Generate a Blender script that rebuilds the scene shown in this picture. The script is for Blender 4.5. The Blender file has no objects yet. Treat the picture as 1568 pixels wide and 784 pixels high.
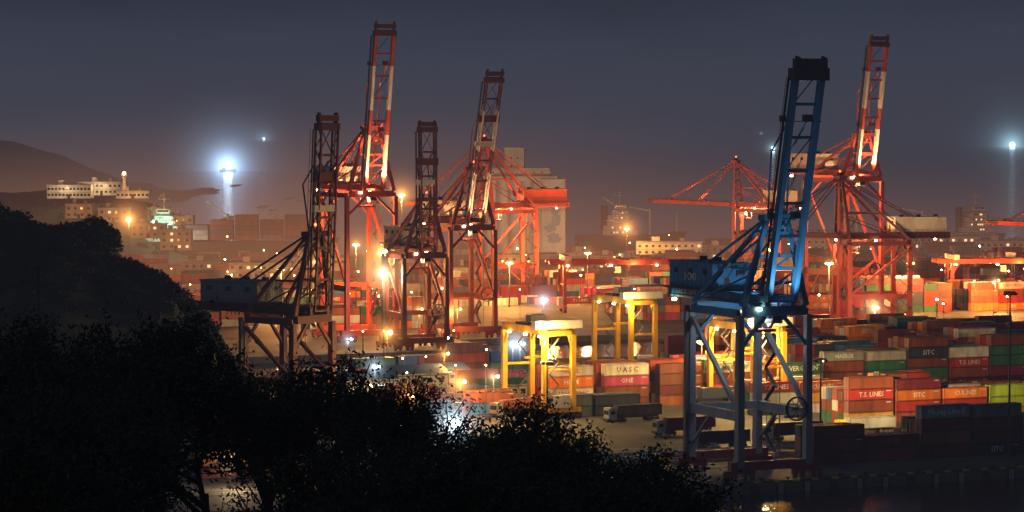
import bpy, math, random
import numpy as np
from mathutils import Vector, Matrix
random.seed(7); np.random.seed(7)
scene=bpy.context.scene
H=70.0; FPX=4355.0; HORY=195.0
TH=math.radians(24); CT,ST=math.cos(TH),math.sin(TH)
OX,OY=51.7,558.8
# image pixel coordinates (column, row) projected onto ground level -> metres
def G(a,d):
    k=H/(d-HORY); return ((a-784.0)*k, FPX*k)
def UN(a,d):
    x,y=G(a,d); dx,dy=x-OX,y-OY
    return (CT*dx+ST*dy, -ST*dx+CT*dy)
def WP(u,n,z=0.0):
    return (OX+CT*u-ST*n, OY+ST*u+CT*n, z)

# ---------------------------------------------------------------- materials
def newmat(name):
    m=bpy.data.materials.new(name); m.use_nodes=True
    nt=m.node_tree; b=nt.nodes['Principled BSDF']; return m,nt,b
def paint(name,col,rough=0.55,dirt=0.35,scale=0.35,metal=0.0,dark=(0.05,0.035,0.03)):
    m,nt,b=newmat(name); N=nt.nodes; L=nt.links
    tc=N.new('ShaderNodeTexCoord'); mp=N.new('ShaderNodeMapping'); mp.inputs['Scale'].default_value=(1,1,0.35)
    nz=N.new('ShaderNodeTexNoise'); nz.inputs['Scale'].default_value=scale; nz.inputs['Detail'].default_value=8; nz.inputs['Roughness'].default_value=0.7
    rp=N.new('ShaderNodeValToRGB'); rp.color_ramp.elements[0].position=0.42; rp.color_ramp.elements[1].position=0.72
    rp.color_ramp.elements[0].color=(0,0,0,1); rp.color_ramp.elements[1].color=(dirt,dirt,dirt,1)
    mx=N.new('ShaderNodeMixRGB'); mx.inputs[1].default_value=(*col,1); mx.inputs[2].default_value=(*dark,1)
    L.new(tc.outputs['Object'],mp.inputs[0]); L.new(mp.outputs[0],nz.inputs['Vector']); L.new(nz.outputs['Fac'],rp.inputs[0])
    L.new(rp.outputs[0],mx.inputs[0]); L.new(mx.outputs[0],b.inputs['Base Color'])
    b.inputs['Roughness'].default_value=rough; b.inputs['Metallic'].default_value=metal
    return m
def emis(name,col,s):
    m,nt,b=newmat(name); b.inputs['Base Color'].default_value=(0.02,0.02,0.02,1)
    b.inputs['Emission Color'].default_value=(*col,1); b.inputs['Emission Strength'].default_value=s; return m
M={}
M['red']=paint('crane_red_paint',(0.48,0.065,0.038),dirt=0.5)
M['dred']=paint('crane_dark_red_paint',(0.15,0.035,0.026))
M['white']=paint('white_paint',(0.72,0.69,0.62),dirt=0.4)
M['cream']=paint('cream_paint',(0.60,0.55,0.45),dirt=0.4)
M['blue']=paint('crane_blue_paint',(0.025,0.23,0.46),dirt=0.5)
M['lgrey']=paint('crane_leg_grey',(0.24,0.26,0.29),dirt=0.5)
M['dark']=paint('dark_steel',(0.04,0.038,0.038))
M['cable']=paint('steel_cable',(0.12,0.10,0.09))
M['yellow']=paint('gantry_yellow',(0.75,0.40,0.02),dirt=0.4)
M['conc']=paint('concrete',(0.34,0.33,0.31),rough=0.9,scale=0.15,dirt=0.5)
M['dconc']=paint('dark_concrete',(0.12,0.12,0.12),rough=0.9)
M['black']=paint('black_paint',(0.02,0.02,0.02))
M['maroon']=paint('maroon_paint',(0.25,0.02,0.03))
M['glass']=paint('dark_glass',(0.03,0.04,0.05),rough=0.15,dirt=0.1)
M['roofb']=paint('blue_roof_sheet',(0.07,0.14,0.22),rough=0.6)
M['mural']=paint('mural_blue_grey',(0.16,0.20,0.25),rough=0.8)
M['green']=paint('green_paint',(0.05,0.22,0.12))
M['sodium']=emis('sodium_lamp',(1.0,0.42,0.10),70)
M['whitelamp']=emis('white_lamp',(0.75,0.9,1.0),70)
M['warmlamp']=emis('warm_lamp',(1.0,0.72,0.4),50)
M['greenlamp']=emis('green_lamp',(0.2,1.0,0.55),30)
M['squid']=emis('squid_fishing_lamp',(0.6,0.85,1.0),25)
M['winlit']=emis('lit_window',(1.0,0.62,0.28),1.6)
M['redlamp']=emis('red_beacon',(1,0.08,0.04),12)

def attrmat(name):
    m,nt,b=newmat(name); N=nt.nodes; L=nt.links
    at=N.new('ShaderNodeAttribute'); at.attribute_name='Col'
    tc=N.new('ShaderNodeTexCoord'); nz=N.new('ShaderNodeTexNoise'); nz.inputs['Scale'].default_value=0.5; nz.inputs['Detail'].default_value=8
    mp=N.new('ShaderNodeMapping'); mp.inputs['Scale'].default_value=(1,1,0.3)
    rp=N.new('ShaderNodeValToRGB'); rp.color_ramp.elements[0].position=0.35; rp.color_ramp.elements[1].position=0.75
    rp.color_ramp.elements[0].color=(1,1,1,1); rp.color_ramp.elements[1].color=(0.45,0.42,0.4,1)
    mx=N.new('ShaderNodeMixRGB'); mx.blend_type='MULTIPLY'; mx.inputs[0].default_value=1
    L.new(tc.outputs['Object'],mp.inputs[0]); L.new(mp.outputs[0],nz.inputs['Vector']); L.new(nz.outputs['Fac'],rp.inputs[0])
    L.new(at.outputs['Color'],mx.inputs[1]); L.new(rp.outputs[0],mx.inputs[2]); L.new(mx.outputs[0],b.inputs['Base Color'])
    wv=N.new('ShaderNodeTexWave'); wv.bands_direction='X'; wv.inputs['Scale'].default_value=1.15
    bp=N.new('ShaderNodeBump'); bp.inputs['Strength'].default_value=0.5; bp.inputs['Distance'].default_value=0.04
    L.new(tc.outputs['Object'],wv.inputs['Vector']); L.new(wv.outputs['Fac'],bp.inputs['Height']); L.new(bp.outputs[0],b.inputs['Normal'])
    b.inputs['Roughness'].default_value=0.55; return m
M['cont']=attrmat('container_paint')

# ---------------------------------------------------------------- mesh builder
class MB:
    def __init__(s): s.v=[];s.f=[];s.m=[];s.c=[]
    def add(s,vs,fs,mi=0,col=(1,1,1)):
        o=len(s.v); s.v+= [tuple(q) for q in vs]
        for f in fs: s.f.append(tuple(o+i for i in f)); s.m.append(mi); s.c.append(col)
    def box(s,c,d,mi=0,col=(1,1,1)):
        x,y,z=c; a,b,e=d[0]/2,d[1]/2,d[2]/2
        vs=[(x+i*a,y+j*b,z+k*e) for k in(-1,1) for j in(-1,1) for i in(-1,1)]
        s.add(vs,[(0,2,3,1),(4,5,7,6),(0,1,5,4),(2,6,7,3),(0,4,6,2),(1,3,7,5)],mi,col)
    def beam(s,a,b,w,h=None,mi=0,col=(1,1,1),w2=None):
        if h is None: h=w
        a=Vector(a); b=Vector(b); d=(b-a)
        if d.length<1e-6: return
        d.normalize(); up=Vector((0,0,1))
        if abs(d.z)>0.95: up=Vector((0,1,0))
        sd=d.cross(up).normalized(); u=sd.cross(d).normalized()
        k=1 if w2 is None else w2/w
        vs=[a+sd*(i*w/2)+u*(j*h/2) for j in(-1,1) for i in(-1,1)]+[b+sd*(i*w/2*k)+u*(j*h/2*k) for j in(-1,1) for i in(-1,1)]
        s.add(vs,[(0,2,3,1),(4,5,7,6),(0,1,5,4),(2,6,7,3),(0,4,6,2),(1,3,7,5)],mi,col)
    def cyl(s,a,b,r,n=8,mi=0,r2=None,col=(1,1,1)):
        if r2 is None: r2=r
        a=Vector(a); b=Vector(b); d=(b-a).normalized(); up=Vector((0,0,1)) if abs(d.z)<0.95 else Vector((0,1,0))
        sd=d.cross(up).normalized(); u=sd.cross(d).normalized(); vs=[]
        for P,R in((a,r),(b,r2)):
            for i in range(n):
                t=2*math.pi*i/n; vs.append(P+sd*(R*math.cos(t))+u*(R*math.sin(t)))
        fs=[(i,(i+1)%n,n+(i+1)%n,n+i) for i in range(n)]+[tuple(range(n-1,-1,-1)),tuple(range(n,2*n))]
        s.add(vs,fs,mi,col)
    def ball(s,c,r,mi=0,n=8,col=(1,1,1),rg=4):
        x,y,z=c; vs=[(x,y,z-r)];fs=[]
        for j in range(1,rg):
            p=-math.pi/2+math.pi*j/rg
            for i in range(n):
                t=2*math.pi*i/n; vs.append((x+r*math.cos(p)*math.cos(t),y+r*math.cos(p)*math.sin(t),z+r*math.sin(p)))
        vs.append((x,y,z+r)); top=len(vs)-1
        for i in range(n): fs.append((0,1+(i+1)%n,1+i)); fs.append((top,1+(rg-2)*n+i,1+(rg-2)*n+(i+1)%n))
        for j in range(rg-2):
            for i in range(n): fs.append((1+j*n+i,1+j*n+(i+1)%n,1+(j+1)*n+(i+1)%n,1+(j+1)*n+i))
        s.add(vs,fs,mi,col)
    def obj(s,name,mats,parent=None,loc=None,rz=None,color=False):
        me=bpy.data.meshes.new(name); me.from_pydata(s.v,[],s.f)
        for mm in mats: me.materials.append(mm)
        me.polygons.foreach_set('material_index',s.m)
        if color:
            ca=me.color_attributes.new('Col','FLOAT_COLOR','CORNER'); arr=[]
            for f,c in zip(s.f,s.c): arr+= [c[0],c[1],c[2],1.0]*len(f)
            ca.data.foreach_set('color',arr)
        me.update(); o=bpy.data.objects.new(name,me); scene.collection.objects.link(o)
        if parent: o.parent=parent
        if loc is not None: o.location=loc
        if rz is not None: o.rotation_euler=(0,0,rz)
        return o
def empty(name,loc,rz=0):
    e=bpy.data.objects.new(name,None); e.location=loc; e.rotation_euler=(0,0,rz); e.empty_display_size=1
    scene.collection.objects.link(e); return e
def plight(name,parent,loc,col,power,size=0.6):
    l=bpy.data.lights.new(name,'POINT'); l.energy=power; l.color=col; l.shadow_soft_size=size
    o=bpy.data.objects.new(name,l); o.location=loc; scene.collection.objects.link(o)
    if parent: o.parent=parent
    return o
def spot(name,parent,loc,tgt,col,power,ang=60):
    l=bpy.data.lights.new(name,'SPOT'); l.energy=power; l.color=col; l.shadow_soft_size=0.5; l.spot_size=math.radians(ang); l.spot_blend=0.6
    o=bpy.data.objects.new(name,l); o.location=loc; scene.collection.objects.link(o)
    d=Vector(tgt)-Vector(loc); o.rotation_euler=d.to_track_quat('-Z','Y').to_euler()
    if parent: o.parent=parent
    return o
# haze glow: self-emitting volume standing in for lamp-lit air, strongest at centre
def halo(name,parent,loc,R,col,B,p=4.0,squash=(1,1,1),step=1.0,core=0.0):
    m=bpy.data.materials.new(name+'_air'); m.use_nodes=True; nt=m.node_tree; N=nt.nodes; L=nt.links
    for n in list(N): N.remove(n)
    out=N.new('ShaderNodeOutputMaterial'); em=N.new('ShaderNodeEmission'); tc=N.new('ShaderNodeTexCoord')
    ln=N.new('ShaderNodeVectorMath'); ln.operation='LENGTH'
    sb=N.new('ShaderNodeMath'); sb.operation='SUBTRACT'; sb.inputs[0].default_value=1.0; sb.use_clamp=True
    pw=N.new('ShaderNodeMath'); pw.operation='POWER'; pw.inputs[1].default_value=p
    ml=N.new('ShaderNodeMath'); ml.operation='MULTIPLY'; ml.inputs[1].default_value=B*(p+1)/(2*R*squash[1])
    L.new(tc.outputs['Object'],ln.inputs[0]); L.new(ln.outputs['Value'],sb.inputs[1]); L.new(sb.outputs[0],pw.inputs[0]); L.new(pw.outputs[0],ml.inputs[0])
    last=ml
    if core:  # extra central glow imitating bloom around a lamp
        pw2=N.new('ShaderNodeMath'); pw2.operation='POWER'; pw2.inputs[1].default_value=18
        m2=N.new('ShaderNodeMath'); m2.operation='MULTIPLY_ADD'; m2.inputs[1].default_value=core*19/(2*R)
        L.new(sb.outputs[0],pw2.inputs[0]); L.new(pw2.outputs[0],m2.inputs[0]); L.new(ml.outputs[0],m2.inputs[2]); last=m2
    L.new(last.outputs[0],em.inputs['Strength']); em.inputs['Color'].default_value=(*col,1); L.new(em.outputs[0],out.inputs['Volume'])
    try: m.cycles.volume_step_rate=step
    except Exception: pass
    b=MB(); b.ball((0,0,0),1.0,0,16,rg=10)
    o=b.obj(name,[m],parent,loc); o.scale=(R*squash[0],R*squash[1],R*squash[2])
    return o

# ---------------------------------------------------------------- labels
def textgeo(t):
    cu=bpy.data.curves.new('t','FONT'); cu.body=t; cu.size=1.0; cu.resolution_u=1; cu.align_x='CENTER'; cu.align_y='CENTER'; cu.offset=0.012
    o=bpy.data.objects.new('t',cu); scene.collection.objects.link(o)
    dg=bpy.context.evaluated_depsgraph_get(); me=o.evaluated_get(dg).to_mesh()
    vs=[(v.co.x,v.co.y) for v in me.vertices]; fs=[tuple(p.vertices) for p in me.polygons]
    w=max(v[0] for v in vs)-min(v[0] for v in vs)
    o.evaluated_get(dg).to_mesh_clear(); bpy.data.objects.remove(o); bpy.data.curves.remove(cu)
    return vs,fs,w
TXT={t:textgeo(t) for t in ['ONE','T.S. LINES','SITC','YANG MING','U A S C','OOCL','Hapag-Lloyd','MAERSK','HMM','EVERGREEN','CULINES','PORT OF KEELUNG','BCM3','MAIN SHIP']}
def label(mb,t,cx,y,cz,h,col,mi=0,maxw=99):
    vs,fs,w=TXT[t]; s=min(h/0.72,maxw/w)
    mb.add([(cx+a*s,y,cz+b*s) for a,b in vs],fs,mi,col)

# ---------------------------------------------------------------- containers
BRN=(0.25,0.07,0.035); RED=(0.40,0.04,0.03); ORG=(0.66,0.18,0.02); WHT=(0.62,0.60,0.55); PNK=(0.62,0.06,0.20); GRY=(0.24,0.26,0.28)
BLU=(0.04,0.14,0.34); GRN=(0.04,0.17,0.10); LIM=(0.40,0.58,0.04); MAR=(0.17,0.025,0.035); YEL=(0.65,0.42,0.04); NAV=(0.03,0.045,0.09)
LW=(0.8,0.8,0.78); LR=(0.55,0.02,0.02); LN=(0.03,0.04,0.10)
STY={'one':(PNK,'ONE',LW),'ts':(RED,'T.S. LINES',LW),'sitc':(ORG,'SITC',LW),'ym':(WHT,'YANG MING',LR),'uasc':(WHT,'U A S C',LN),'oocl':(WHT,'OOCL',LR),
 'hl':(GRY,'Hapag-Lloyd',LW),'mk':(GRY,'MAERSK',LW),'hmm':(ORG,'HMM',LW),'ev':(GRN,'EVERGREEN',LW),'cul':(ORG,'CULINES',LW),'brn':(BRN,None,LW),'mar':(MAR,None,LW),
 'red':(RED,None,LW),'blu':(BLU,None,LW),'grn':(GRN,None,LW),'wht':(WHT,None,LW),'lim':(LIM,None,LW),'yel':(YEL,None,LW),'nav':(NAV,'SITC',LW),'one2':(MAR,'ONE',PNK),'ms':(WHT,'MAIN SHIP',BLU),'gry':(GRY,None,LW)}
MIX=['brn']*7+['mar']*3+['red']*3+['ts','sitc','ym','uasc','one','hmm','ev','mk','wht','wht','blu','blu','nav','grn','gry','cul','oocl']
def container(mb,x,y,z,sty,L=12.19,h=2.75,lab=True,det=False):
    c,t,lc=STY[sty]; k=random.uniform(0.65,1.2); c=tuple(q*k*random.uniform(0.92,1.08) for q in c)
    mb.box((x+L/2,y,z+h/2),(L,2.4,h-0.08),0,c)
    cd=tuple(q*0.55 for q in c)
    if det:
        yy=y-1.2-0.03
        for xx in (x+0.1,x+L-0.1): mb.box((xx,yy,z+h/2),(0.22,0.08,h-0.05),0,cd)
        mb.box((x+L/2,yy,z+0.14),(L-0.4,0.07,0.2),0,cd); mb.box((x+L/2,yy,z+h-0.13),(L-0.4,0.07,0.16),0,cd)
        for q in(-0.7,-0.25,0.25,0.7): mb.box((x-0.04,y+q,z+h/2),(0.06,0.06,h-0.3),0,(0.3,0.3,0.3))
        mb.box((x-0.03,y,z+h/2),(0.05,0.06,h-0.2),0,cd)
    if t and lab: label(mb,t,x+L*0.5,y-1.2-(0.08 if det else 0.02),z+h*0.5,h*0.44,lc,0,L*0.8)
    if lab and random.random()<0.5: mb.box((x+L-1.3,y-1.235,z+h*0.78),(1.3,0.03,0.22),0,(0.6,0.6,0.6))
def stack(name,u,n,tiers,nrows,pitch=12.7,mix=MIX,front=None,det=False,var=1,rz=TH,world=None,labp=1.0):
    mb=MB()
    for b,T in enumerate(tiers):
        for r in range(nrows):
            t=T-(random.randint(0,var) if (r>0 and var) else 0)
            x=b*pitch+random.uniform(-0.12,0.12); z=0
            two=random.random()<0.15
            for k in range(max(0,t)):
                sty=random.choice(mix)
                if front and r==0 and b<len(front) and k<len(front[b]): sty=front[b][k]; two=False
                h=random.choice([2.59,2.9])
                vis=(r==0 or k>=t-1)
                if two:
                    container(mb,x,r*2.7,z,sty,6.06,h,False,det and vis); container(mb,x+6.15,r*2.7,z,random.choice(mix),6.06,h,False,det and vis)
                else: container(mb,x,r*2.7,z,sty,12.19,h,vis and random.random()<labp,det and vis)
                z+=h
    loc=world if world else WP(u,n)
    return mb.obj(name,[M['cont']],None,loc,rz,True)

# ---------------------------------------------------------------- STS crane
def crane(loc,rz,Hh,L,phi,W=16,Gg=20,back=18,ap=20,bw=6,st='red',band='red',leg=None,house='white',lattice=False,hp=0.36,txt=None,cap=None,fl=None,flc=(1,0.5,0.2),lean=0,blight=2.2):
    E=empty('ship_to_shore_crane',loc,rz)
    if cap is None: cap='dark' if st=='blue' else 'dred'
    mats=[M[st],M[band],M[house],M['dark'],M[leg or st],M['cable'],M['white'],M['maroon'],M['glass'],M[cap],M['warmlamp'],M['redlamp']]
    P=MB(); Hp=Hh*hp; y2=Gg
    for sx in(-W/2,W/2):
        for yy in(0,y2):
            P.beam((sx,yy,2.8),(sx,yy,Hh-1.0),1.5,1.7,4,w2=1.2)
        P.beam((sx,0.8,Hp),(sx,y2-0.8,Hp),1.1,1.9,4)
        P.beam((sx,0.6,Hp+1),(sx,y2-0.6,Hh-2.5),0.8,0.8,4)
        P.beam((sx,0.7,Hh-0.6),(sx,y2-0.7,Hh-0.6),1.0,1.5,0)
        P.beam((sx,y2*0.5,Hp+1),(sx,y2-0.6,Hp*0.45),0.5,0.5,4)
    for yy in(0,y2):
        P.beam((-W/2-2.2,yy,3.0),(W/2+2.2,yy,3.0),1.5,1.8,7 if st=='blue' else 4)
        P.beam((-W/2+0.9,yy,Hh-0.2),(W/2-0.9,yy,Hh-0.2),1.6,1.9,0)
        for sx in(-W/2,W/2):
            P.beam((sx-3.4,yy,1.75),(sx+3.4,yy,1.75),1.0,0.7,7)
            for q in(-2.8,-1.2,1.2,2.8):
                P.box((sx+q,yy,1.1),(1.2,0.9,0.7),7); P.cyl((sx+q,yy-0.35,0.45),(sx+q,yy+0.35,0.45),0.45,10,3)
    P.beam((-W/2+0.9,y2,Hp),(W/2-0.9,y2,Hp),1.1,1.5,4)
    for s in(-1,1):
        P.beam((s*W/2*0.95,y2,Hh-7),(s*2,y2,Hh-1.2),0.7,0.7,0)
        P.beam((s*W/2*0.95,0,Hh-7),(s*2,0,Hh-1.2),0.7,0.7,0)
    P.obj('portal_frame',mats,E)
    P=MB(); yb=y2+back; zg=Hh+1.9
    for s in(-1,1):
        P.beam((s*bw/2,-2.4,zg),(s*bw/2,yb,zg),0.95,2.1,0)
        xo=s*(bw/2+1.4)
        P.beam((xo,-2,zg-0.4),(xo,yb,zg-0.4),1.1,0.15,3)
        for h in(0.55,1.1): P.beam((xo+s*0.5,-2,zg-0.3+h),(xo+s*0.5,yb,zg-0.3+h),0.09,0.09,0)
        y=-2
        while y<yb: P.beam((xo+s*0.5,y,zg-0.3),(xo+s*0.5,y,zg+0.8),0.09,0.09,0); y+=2.0
    y=0.0
    while y<=yb: P.beam((-bw/2+0.5,y,zg+0.6),(bw/2-0.5,y,zg+0.6),0.5,0.6,0); y+=5.0
    P.beam((-bw/2-1,yb,zg),(bw/2+1,yb,zg),1.2,2.0,0)
    for i in range(int((yb)/1.3)):
        y=i*1.3; P.beam((bw/2+2.2,y,zg-1),(bw/2+2.2,y+0.65,zg-2.6),0.12,0.12,3); P.beam((bw/2+2.2,y+0.65,zg-2.6),(bw/2+2.2,y+1.3,zg-1),0.12,0.12,3)
    P.obj('main_girder',mats,E)
    P=MB(); za=Hh+ap; ya=-1.0
    for s in(-1,1):
        P.beam((s*W/2*0.92,0,Hh+0.8),(s*bw*0.4,ya,za),1.2,1.2,0,w2=0.8)
        P.beam((s*W/2*0.92,y2,Hh+0.8),(s*bw*0.4,ya+1,za-0.6),0.9,0.9,0,w2=0.7)
        P.beam((s*bw/2,yb-1.5,zg+1),(s*bw*0.4,ya+1,za),0.42,0.42,0)
        P.beam((s*bw/2,y2+2,zg+1),(s*bw*0.4,ya+0.6,za-0.2),0.3,0.3,0)
        P.beam((s*W/2*0.55,-0.4,Hh+ap*0.45),(s*W*0.25,y2*0.55,Hh+ap*0.45),0.5,0.5,0)
        P.beam((s*W/2*0.92,y2,Hh+0.8),(s*W*0.28,-0.3,Hh+ap*0.42),0.35,0.35,0)
    for k in(0.3,0.6,0.85):
        a=W/2*0.92*(1-k)+bw*0.4*k; P.beam((-a,-k,Hh+ap*k),(a,-k,Hh+ap*k),0.6,0.6,0)
    P.beam((-W/2*0.6,-0.3,Hh+ap*0.3),(W/2*0.45,-0.6,Hh+ap*0.6),0.4,0.4,0)
    P.box((0,ya,za+0.4),(bw*0.8+2.5,2.6,1.2),0)
    for s in(-1,1): P.cyl((s*1.2-0.3,ya,za+1.5),(s*1.2+0.3,ya,za+1.5),0.8,10,3)
    P.beam((-bw*0.4-1.8,ya-1.6,za+0.9),(bw*0.4+1.8,ya-1.6,za+0.9),0.08,0.08,0); P.beam((-bw*0.4-1.8,ya-1.6,za+1.9),(bw*0.4+1.8,ya-1.6,za+1.9),0.08,0.08,0)
    for i in range(6): xx=-bw*0.4-1.8+i*(bw*0.8+3.6)/5; P.beam((xx,ya-1.6,za+0.9),(xx,ya-1.6,za+2),0.08,0.08,0)
    P.obj('a_frame',mats,E)
    P=MB(); h0=zg+1.3; hh=5.0; hl=min(back+4,19); yc=yb-1-hl/2; hw=bw+3.2
    P.box((0,yc,h0+hh/2),(hw,hl,hh),2)
    P.box((0,yc,h0+hh+0.15),(hw+0.5,hl+0.5,0.3),2); P.box((0,yc,h0-0.2),(hw+2.4,hl+2.4,0.25),3)
    for i in range(int(hl/2)): 
        for s in(-1,1): P.box((s*(hw/2+0.03),yc-hl/2+1+i*2,h0+hh/2),(0.08,0.12,hh),2)
    for i in range(3): P.box((-hw/2-0.05,yc-hl/3+i*hl/3,h0+3.4),(0.1,1.6,1.1),8); P.box((hw*0.2,yc-hl/3+i*hl/3,h0+hh+0.7),(1.2,1.2,0.9),3)
    P.box((-1.2,yc-hl/2-0.05,h0+1.3),(1.1,0.1,2.1),3); P.box((1.8,yc-hl/2-0.05,h0+3.4),(1.6,0.1,1.0),8)
    for s in(-1,1):
        P.beam((s*(hw/2+1.1),yc-hl/2-1,h0+1),(s*(hw/2+1.1),yc+hl/2+1,h0+1),0.09,0.09,0)
        for i in range(int(hl/2)+1): P.beam((s*(hw/2+1.1),yc-hl/2-1+i*2.1,h0),(s*(hw/2+1.1),yc-hl/2-1+i*2.1,h0+1),0.08,0.08,0)
    P.obj('machinery_house',mats,E)
    P=MB()
    P.box((0,5,zg+0.4),(bw+0.6,5,1.0),3); P.box((1.4,2.6,zg-3.4),(2.4,3.0,2.6),6); P.box((1.4,1.05,zg-3.3),(2.1,0.1,1.7),8); P.box((0.15,2.6,zg-3.1),(0.1,2.4,1.2),8)
    for q in(0.5,2.3): P.beam((q,2.6,zg-2.1),(q,2.6,zg),0.25,0.25,3)
    for q in(-1.5,1.5):
        for w in(4,6): P.beam((q,w,zg),(q,w,zg-6),0.07,0.07,5)
    P.box((0,5,zg-6.3),(5.8,1.4,0.6),7)
    sx=W/2+1.6; z=3.5; k=0
    while z<Hh-4:
        ya_,yb_=(y2-4.5,y2-0.5) if k%2==0 else (y2-0.5,y2-4.5)
        P.beam((sx,ya_,z),(sx,yb_,z+3.4),0.8,0.18,5); P.beam((sx+0.45,ya_,z+1),(sx+0.45,yb_,z+4.4),0.07,0.07,5)
        P.box((sx,yb_,z+3.4),(1.3,1.4,0.12),5); z+=3.4; k+=1
    for q in(y2-5.2,y2+0.2):
        P.beam((sx+0.7,q,3),(sx+0.7,q,z),0.14,0.14,5)
    P.beam((-W/2-1.1,y2,3),(-W/2-1.1,y2,Hh),0.9,0.9,5)
    cx=W/2-3.2; cz=Hp+1.2; n=18
    for i in range(n):
        t0=2*math.pi*i/n; t1=2*math.pi*(i+1)/n
        P.beam((cx+2.3*math.cos(t0),-1.3,cz+2.3*math.sin(t0)),(cx+2.3*math.cos(t1),-1.3,cz+2.3*math.sin(t1)),0.5,0.3,3)
        if i%2==0: P.beam((cx,-1.3,cz),(cx+2.2*math.cos(t0),-1.3,cz+2.2*math.sin(t0)),0.12,0.12,3)
    P.beam((cx,0,cz),(cx,-1.5,cz),0.5,0.5,3); P.beam((W/2-0.4,0,cz-1.6),(cx-2,0,cz-1.6),0.5,0.5,4)
    P.ball((0,ya,za+2.6),0.35,11)
    P.obj('fittings',mats,E)
    # ---- boom
    P=MB(); hy=-2.6; d=Vector((0,-math.cos(phi),math.sin(phi))); nn=Vector((0,math.sin(phi),math.cos(phi))); hg=Vector((0,hy,zg))
    def bp(x,t,o=0): q=hg+d*(t*L)+nn*o; return (x,q.y,q.z)
    segs=[(0,0.07,0),(0.07,0.34,1),(0.34,0.50,0),(0.50,0.78,1),(0.78,1.0,0)]
    for s in(-1,1):
        x=s*bw/2
        for t0,t1,c in segs:
            mi=6 if (c and band=='white') else 0
            if lattice:
                P.beam(bp(x,t0,0.9),bp(x,t1,0.9),0.45,0.45,mi); P.beam(bp(x,t0,-0.9),bp(x,t1,-0.9),0.45,0.45,mi)
            else: P.beam(bp(x,t0),bp(x,t1),0.95,1.6,mi,w2=0.95)
        nb=int(L/3.0)
        if lattice:
            for i in range(nb):
                a,b=i/nb,(i+1)/nb; P.beam(bp(x,a,0.9 if i%2 else -0.9),bp(x,b,-0.9 if i%2 else 0.9),0.22,0.22,6 if (band=='white' and (0.1<a<0.34 or 0.5<a<0.78)) else 0)
        xo=x+s*0.95
        for i in range(int(L/2.4)):
            t=i*2.4/L; P.beam(bp(xo,t,0.9),bp(xo,t,1.8),0.08,0.08,3)
        P.beam(bp(xo,0.02,0.9),bp(xo,0.97,0.9),0.5 if not lattice else 0.4,0.12,3); P.beam(bp(xo,0.02,1.8),bp(xo,0.97,1.8),0.08,0.08,3)
    nb=int(L/6.5)
    for i in range(nb+1):
        t=i/nb; P.beam(bp(-bw/2+0.5,t,0.2),bp(bw/2-0.5,t,0.2),0.45,0.6,0)
        if i<nb and (lattice or i%2==0):
            P.beam(bp(-bw/2+0.4,t,0.3),bp(bw/2-0.4,(i+1)/nb,0.3),0.2,0.2,3 if not lattice else 0)
            if lattice: P.beam(bp(bw/2-0.4,t,0.3),bp(-bw/2+0.4,(i+1)/nb,0.3),0.2,0.2,0)
    ck=1.0 if st=='blue' else 0.72
    P.beam(bp(-bw/2-1.0*ck,0.985),bp(bw/2+1.0*ck,0.985),2.6*ck,2.4*ck,9); P.beam(bp(-bw/2-0.5,1.03),bp(bw/2+0.5,1.03),1.8*ck,2.0*ck,9)
    for s in(-1,1): P.beam(bp(s*bw/2,0.98),bp(s*bw/2,1.06),0.5,1.4*ck,9)
    if lattice:
        P.beam(bp(-bw/2-1.0,0.72),bp(bw/2+1.0,0.72),1.0,2.2,9); P.beam(bp(-bw/2-1.6,0.55,-0.6),bp(bw/2-0.5,0.55,-0.6),1.0,1.6,6)
    else:
        for tt in (0.36,0.78): P.beam(bp(-bw/2-1.5,tt,0.8),bp(bw/2+1.5,tt,0.8),0.9,0.16,3); P.box(bp(-bw/2-1.2,tt+0.012,0.9),(1.0,0.9,1.2),3); P.box(bp(1.2,tt+0.015,0.6),(1.6,1.2,1.4),9)
    for s in(-1,1):
        x=s*bw*0.36
        for t in(0.42,0.80):
            e=Vector(bp(x,t,1.2)); a=Vector((x,ya,za+0.5))
            if phi>1.0:
                m=(a+e)/2+Vector((0,3.2,-2.0 if t<0.5 else 3)); P.beam(a,m,0.28,0.28,0); P.beam(m,e,0.28,0.28,0)
            else: P.beam(a,e,0.35,0.35,0)
        P.beam((s*0.8,ya,za+1.5),bp(s*0.8,0.60,1.0),0.09,0.09,5); P.beam((s*1.3,ya,za+1.5),bp(s*1.3,0.62,1.0),0.09,0.09,5)
        P.beam((s*1.0,ya,za+1.5),(s*1.0,yc-hl/2,h0+2.5),0.09,0.09,5)
    P.obj('boom',mats,E)
    if txt:
        P=MB()
        vs,fs,w=TXT[txt]; s=1.9
        P.add([(-bw/2-0.52,yb-3-w*s/2- a*s,zg+b*s) for a,b in vs],fs)
        vs,fs,w=TXT['BCM3']; s=2.2
        P.add([(-hw/2-0.12,yc-a*s,h0+2.2+b*s) for a,b in vs],fs)
        P.obj('lettering',[M['white']],E)
    if fl:
        P=MB()
        for (x,y,z) in [(-bw/2-1,-1,zg-1.6),(bw/2+1,y2*0.5,zg-1.6),(-bw/2-1,yb-2,zg-1.6)]:
            P.box((x,y,z),(0.8,0.5,0.5),10)
        P.obj('floodlights',mats,E)
        plight('floodlight',E,(0,6,zg-3.5),flc,fl,0.8)
        spot('boom_floodlight',E,(0,-6.5,Hh-2),bp(0,0.6,1),flc,fl*blight,75)
    return E

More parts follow.
